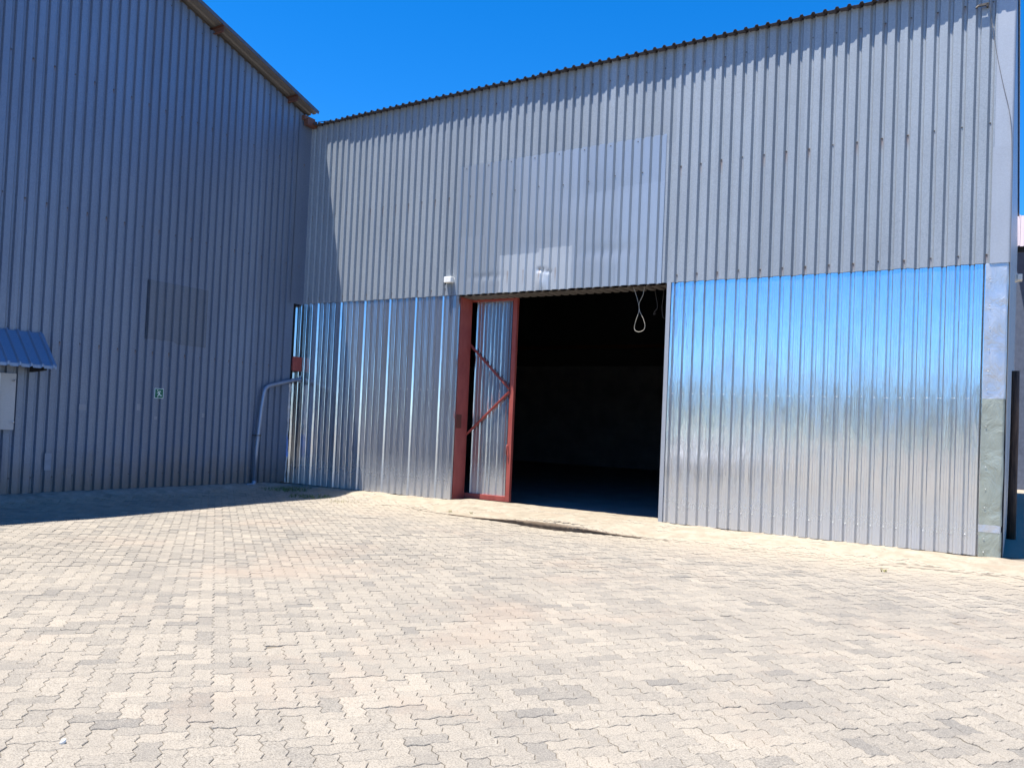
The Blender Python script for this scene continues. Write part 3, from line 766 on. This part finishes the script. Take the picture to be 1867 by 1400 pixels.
# emergency exit sign (running figure)
sg = empty('exit_sign', (.012, -3.478, 1.74), 'square green emergency exit sign with a white running figure on the shaded wall', 'sign')
S = .092
def smap(a, b, d):   # a: 0..1 left to right as seen, b: 0..1 upward
    return (d, -3.478 + (a-.5)*2*S, 1.74 + (b-.5)*2*S)
gm = plain('sign_green', (.0, .115, .068), .4, var=.05); wm = plain('sign_white', (.62, .74, .74), .4, var=.04)
mb = MB(); mb.box((.003, -3.478-S, 1.74-S), (.008, -3.478+S, 1.74+S)); mb.build('border', wm, sg)
mb = MB(); mb.box((.0078, -3.478-S*.90, 1.74-S*.90), (.0100, -3.478+S*.90, 1.74+S*.90)); mb.build('panel', gm, sg)
mb = MB()
hd = [smap(.325+.062*math.cos(t*math.pi/7), .80+.062*math.sin(t*math.pi/7), .0118) for t in range(14)]; mb.add(hd, [tuple(range(14))])
def limb(pts, w0, w1):
    for k in range(len(pts)-1):
        (ax, ay), (bx, by) = pts[k], pts[k+1]; L = math.hypot(bx-ax, by-ay); nx, ny = -(by-ay)/L, (bx-ax)/L
        a0 = w0+(w1-w0)*k/(len(pts)-1); a1 = w0+(w1-w0)*(k+1)/(len(pts)-1); e = .008
        dd = .0118+.00025*(LC[0]); LC[0] += 1
        mb.add([smap(ax-nx*a0, ay-ny*a0, dd), smap(bx-nx*a1, by-ny*a1, dd), smap(bx+nx*a1, by+ny*a1, dd), smap(ax+nx*a0, ay+ny*a0, dd)], [(0, 1, 2, 3)])
LC = [0]
limb([(.44, .66), (.48, .58), (.53, .45)], .062, .055)              # torso
limb([(.50, .71), (.60, .73), (.68, .62)], .034, .026)              # rear arm
limb([(.44, .70), (.36, .56), (.23, .53)], .034, .026)              # front arm
limb([(.53, .48), (.62, .30), (.60, .27)], .048, .036)
limb([(.58, .29), (.82, .29)], .036, .034)                           # rear leg
limb([(.50, .46), (.37, .30), (.345, .12)], .046, .034)              # front leg
mb.build('running_figure', wm, sg)

# hood and bright shutter at the left edge
hd_ = empty('window_hood', (.2, -6.4, 2.3), 'blue grey corrugated hood over the hatch at the left edge', 'awning')
for k in range(3):
    y0 = -5.66 - .686*k; prs = []
    for g in range(4):
        b = y0 - g*PITCH; prs += [(b, .0), (b-.03, .0), (b-.045, .03), (b-.07, .03), (b-.085, 0)]
    prs.append((y0-.69, 0)); n = len(prs); vs = []
    for (xx, zz) in ((.03, 2.60), (.50, 2.06), (.505, 2.01)):
        vs += [(xx+d*.7, yy, zz+d*.7) for yy, d in prs]
    mb = MB(); mb.add(vs, [(r*n+i, r*n+i+1, (r+1)*n+i+1, (r+1)*n+i) for r in range(2) for i in range(n-1)]); mb.build('hood_sheet', galv('hood_zinc', (.30, .35, .44), (.23, .28, .37), .7, .32, .45, 1) if k == 0 else HM, hd_)
    HM = bpy.data.materials['hood_zinc']
mb = MB(); mb.bar((.0, -5.80, 2.0), (.42, -5.80, 2.03), .05, .09); mb.build('support', MAT['dark'], hd_)
mb = MB(); mb.bar((.0, -7.4, 2.0), (.42, -7.4, 2.03), .05, .09); mb.build('support', MAT['dark'], hd_)
sh = empty('hatch_cover', (.12, -6.4, 1.45), 'bright pale corrugated hatch cover under the hood at the left edge', 'hatch')
pr = profile(-3, 2, -6.62, True)
mb = MB(); vs = [(.12+d*.5+(.03 if j == 0 else 0), max(-7.1, min(u, -6.06)), z) for j, z in enumerate((1.03, 1.90)) for u, d in pr]; n = len(pr)
mb.add(vs, [(i, i+1, n+i+1, n+i) for i in range(n-1)]); mb.build('cover_sheet', galv('pale_zinc', (.74, .76, .80), (.64, .67, .72), .55, .3, .42, 1), sh)
mb = MB(); mb.box((.0, -7.1, 1.02), (.09, -6.065, 1.91)); mb.build('cover_frame', MAT['flash'], sh)
for q_ in ((.125, -6.10, 1.80), (.15, -6.10, 1.14)): mb = MB(); hexhead(mb, q_, 1, .01, .008); mb.build('bolt', MAT['screwb'], sh)

# timber pole by the side wall
pl = MB(); pl.tube([(13.53, 3.92, -.2), (13.535, 3.92, .8), (13.54, 3.925, 1.8), (13.535, 3.92, 2.77)], [.072, .068, .064, .060], 12)
tag(pl.build('timber_pole', MAT['wood'], None, True), 'dark rough timber pole standing beside the side wall at the right', 'pole')
fl = empty('flood_light', (13.5, 10, 5.49), 'small pale floodlight on the side wall high at the right edge', 'light')
mb = MB(); mb.box((13.44, 9.9, 5.40), (13.50, 10.1, 5.58)); mb.build('bracket', MAT['white'], fl)
mb = MB(); mb.box((13.50, 9.85, 5.42), (13.60, 10.15, 5.56)); bevel(mb.build('lamp_head', MAT['white'], fl), .01)

# neighbouring open shed beyond the side passage
nb = empty('neighbour_shed', (18, 21, 0), 'low open shed with a pale pink sheet roof beyond the right corner', 'shed')
pk = galv('pinkish_roof', (.36, .30, .31), (.28, .235, .245), .15, .5, .6, 0)
for k in range(16):
    x0 = 13.1+.686*k; prs = []
    for g in range(4):
        b = x0+g*PITCH; prs += [(b, 0), (b+.02, .03), (b+.055, .03), (b+.075, 0)]
    prs.append((x0+.69, 0)); n = len(prs)
    mb = MB(); jt = R.uniform(-.05, .05)
    vs = [(u, y, z+d) for (y, z) in ((20+jt, 8.36), (24, 10.4)) for u, d in prs]; mb.add(vs, [(i, i+1, n+i+1, n+i) for i in range(n-1)]); mb.build('roof_sheet', pk, nb)
mb = MB(); mb.box((13.1, 23.4, -.17), (24, 23.5, 9.4)); mb.build('back_wall', plain('dark_blue_cladding', (.10, .12, .17), .6, .2), nb)
for x in (13.9, 17.2, 20.5, 23.8): mb = MB(); mb.box((x, 20.3, -.17), (x+.15, 20.45, 8.4)); mb.build('post', MAT['brown'], nb)
mb = MB(); mb.box((13.1, 20.2, 8.2), (24, 20.3, 8.38)); mb.build('eave_beam', MAT['dark'], nb)

# weeds
wm_ = plain('weed_green', (.10, .15, .04), .7, var=.4); wd = plain('dry_weed', (.24, .22, .09), .8, var=.3)
def weed(x, y, n, r, h, label, mat=wm_):
    mb = MB(); z0 = (bankz(x, y) if y > -1.5 and x > .95 else H(x, y)) - .004
    for _ in range(n):
        a = R.uniform(0, 6.28); d = R.random()**.7*r; px, py = x+math.cos(a)*d, y+math.sin(a)*d; hh = h*R.uniform(.4, 1); b = R.uniform(0, 6.28); wv = R.uniform(.004, .009)
        lx, ly = math.cos(b)*hh*.7, math.sin(b)*hh*.7
        mb.add([(px-wv*math.sin(b), py+wv*math.cos(b), z0), (px+wv*math.sin(b), py-wv*math.cos(b), z0), (px+lx*.5+wv*math.sin(b), py+ly*.5, z0+hh*.75), (px+lx, py+ly, z0+hh)], [(0, 1, 2), (0, 2, 3)])
    return tag(mb.build('weeds', mat), label, 'weeds')
weed(.55, -.75, 420, .55, .07, 'sparse green weeds on the dirt in the inside corner by the pipe')
weed(1.75, -1.25, 300, .42, .09, 'low green weeds at the edge of the shadow beside the bright panels')
weed(2.75, -1.35, 220, .38, .06, 'short yellowish weeds in the sun just past the shadow edge', wd)
weed(5.16, -1.20, 12, .03, .06, 'small weed tuft in the gully left of the doorway', wd)
weed(5.55, -1.12, 10, .03, .05, 'tiny weed tuft in the gully under the sliding door', wd)
weed(12.25, -1.95, 12, .03, .07, 'small weed tuft in the paving before the right panels', wd)
# litter: small white stone and a red scrap
mb = MB(); 
for k in range(1): mb.tube([(9.80, -10.61, -.15), (9.805, -10.605, -.135), (9.81, -10.6, -.128)], [.014, .012, .005], 7)
tag(mb.build('pebble', MAT['white'], None, True), 'small white pebble on the paving at the bottom left', 'pebble')
mb = MB(); mb.add([(13.34, .0, 0)]*0, []); mb.box((13.17, -.09, -.10), (13.21, -.05, -.075)); mb.box((13.37, -.10, -.095), (13.40, -.06, -.07))
tag(mb.build('rubble', MAT['screw'], None), 'dark bits of rubble at the foot of the right corner', 'rubble', kind='stuff')

# ------------------------------------------------------------------ across the yard: what the bright sheets mirror
lm = NT('tree_leaves'); ln = lm.noise((1.2, 1.2, 1.2), 3)
LEAF = lm.out(lm.mix(lm.rng(ln, .35, .65), (.14, .155, .17), (.22, .23, .24)), .7, 0, None)
BARK = plain('bark', (.11, .085, .065), .9)
tl = MB(); tk = MB()
for k in range(64):
    x = -62+k*2.2 + R.uniform(-1.4, 1.4); y = -56 + R.uniform(-6, 6); h = R.uniform(4.9, 7.2) * (1.25 if R.random() < .12 else 1)
    tk.tube([(x, y, -.3), (x+R.uniform(-.2, .2), y, h*.45), (x+R.uniform(-.4, .4), y, h*.8)], [.14, .1, .04], 6)
    for _ in range(330):
        a = Vector((R.gauss(0, 1), R.gauss(0, 1), R.gauss(0, 1))).normalized()*R.random()**.4
        c = Vector((x+a.x*1.9, y+a.y*1.9, max(.1, h*.56+a.z*h*.46))); s_ = R.uniform(.2, .42)
        u_ = Vector((R.gauss(0, 1), R.gauss(0, 1), R.gauss(0, 1))).normalized(); v_ = u_.orthogonal().normalized()
        tl.add([c-u_*s_, c+v_*s_*.6, c+u_*s_, c-v_*s_*.6], [(0, 1, 2, 3)])
o = tl.build('treeline', LEAF); tag(o, 'far line of low trees across the yard', 'trees', kind='stuff')
o2 = tk.build('trunk', BARK, o); o2['kind'] = 'stuff'

# two cars parked across the yard with their noses to the shed: the bright sheets mirror them
gl = NT('dark_car_glass').out((.03, .035, .045), .16, .5, None, Coat_Weight=.8); lamp = plain('lamp_glass', (.7, .7, .7), .15, .6, var=.05)
def make_car(x, y, rz, paint, label):
    car = empty('parked_car', (x, y, -.15), label, 'car', 'cars parked across the yard'); car.rotation_euler = (0, 0, rz)
    def loc(mb, name, mat, parent=car, smooth=False):
        o = bpy.data.objects.new(name, mb.mesh(name, mat, smooth)); COL.objects.link(o); o.parent = parent; return o
    def sect(px, hw, z0, z1, r):
        out = []
        for (sx, sz) in ((1, -1), (1, 1), (-1, 1), (-1, -1)):
            for t in ((0, 1), (.7, .7), (1, 0)) if sx*sz < 0 else ((1, 0), (.7, .7), (0, 1)):
                out.append((px, sx*(hw-r+r*t[0]), (z1+z0)/2+.15+sz*((z1-z0)/2-r+r*t[1])))
        return out
    def loft(st, mat, name):
        mb = MB(); n = len(st[0]); mb.add([v for q in st for v in q], [(r*n+i, r*n+(i+1) % n, (r+1)*n+(i+1) % n, (r+1)*n+i) for r in range(len(st)-1) for i in range(n)] + [tuple(reversed(range(n))), tuple((len(st)-1)*n+i for i in range(n))])
        return loc(mb, name, mat, car, True)
    loft([sect(-2.0, .72, .25, .66, .1), sect(-1.88, .82, .12, .76, .12), sect(-1.3, .86, .08, .84, .12), sect(0, .87, .05, .86, .12), sect(1.3, .87, .05, .88, .12), sect(1.9, .84, .12, .86, .12), sect(2.03, .76, .25, .74, .1)], paint, 'body')
    loft([sect(-1.05, .72, .78, .84, .02), sect(-.42, .66, .78, 1.295, .06), sect(.1, .64, .78, 1.33, .14), sect(1.2, .64, .78, 1.31, .14), sect(1.8, .70, .78, .94, .04)], gl, 'windows')
    loft([sect(-.36, .60, 1.30, 1.325, .01), sect(.1, .60, 1.325, 1.36, .012), sect(1.2, .60, 1.305, 1.34, .012), sect(1.35, .58, 1.24, 1.27, .012)], paint, 'roof')
    for px in (-1.25, 1.3):
        for s_ in (1, -1):
            mb = MB(); mb.tube([(px, .74*s_, .30), (px, .86*s_, .30)], .30, 20); wh = loc(mb, 'wheel', MAT['black'])
            mb = MB(); mb.tube([(px, .86*s_, .30), (px, .872*s_, .30)], .19, 16); loc(mb, 'rim', MAT['screwb'], wh)
    for s_ in (1, -1):
        mb = MB(); mb.box((-2.03, .56*s_-.13, .58), (-1.93, .56*s_+.13, .72)); bevel(loc(mb, 'headlight', lamp), .03)
    mb = MB(); mb.box((-2.02, -.34, .50), (-1.96, .34, .58)); loc(mb, 'grille', MAT['black'])
make_car(4.9, -13.2, -math.pi/2-.22, NT('white_car_paint').out((.75, .76, .78), .3, 0, None, Coat_Weight=.8), 'white hatchback parked nose to the shed, mirrored in the bright panels')
make_car(2.6, -23.5, -math.pi/2-.12, NT('silver_car_paint').out((.55, .57, .60), .3, .6, None, Coat_Weight=.8), 'silver hatchback parked farther back, faintly mirrored in the bright panels')
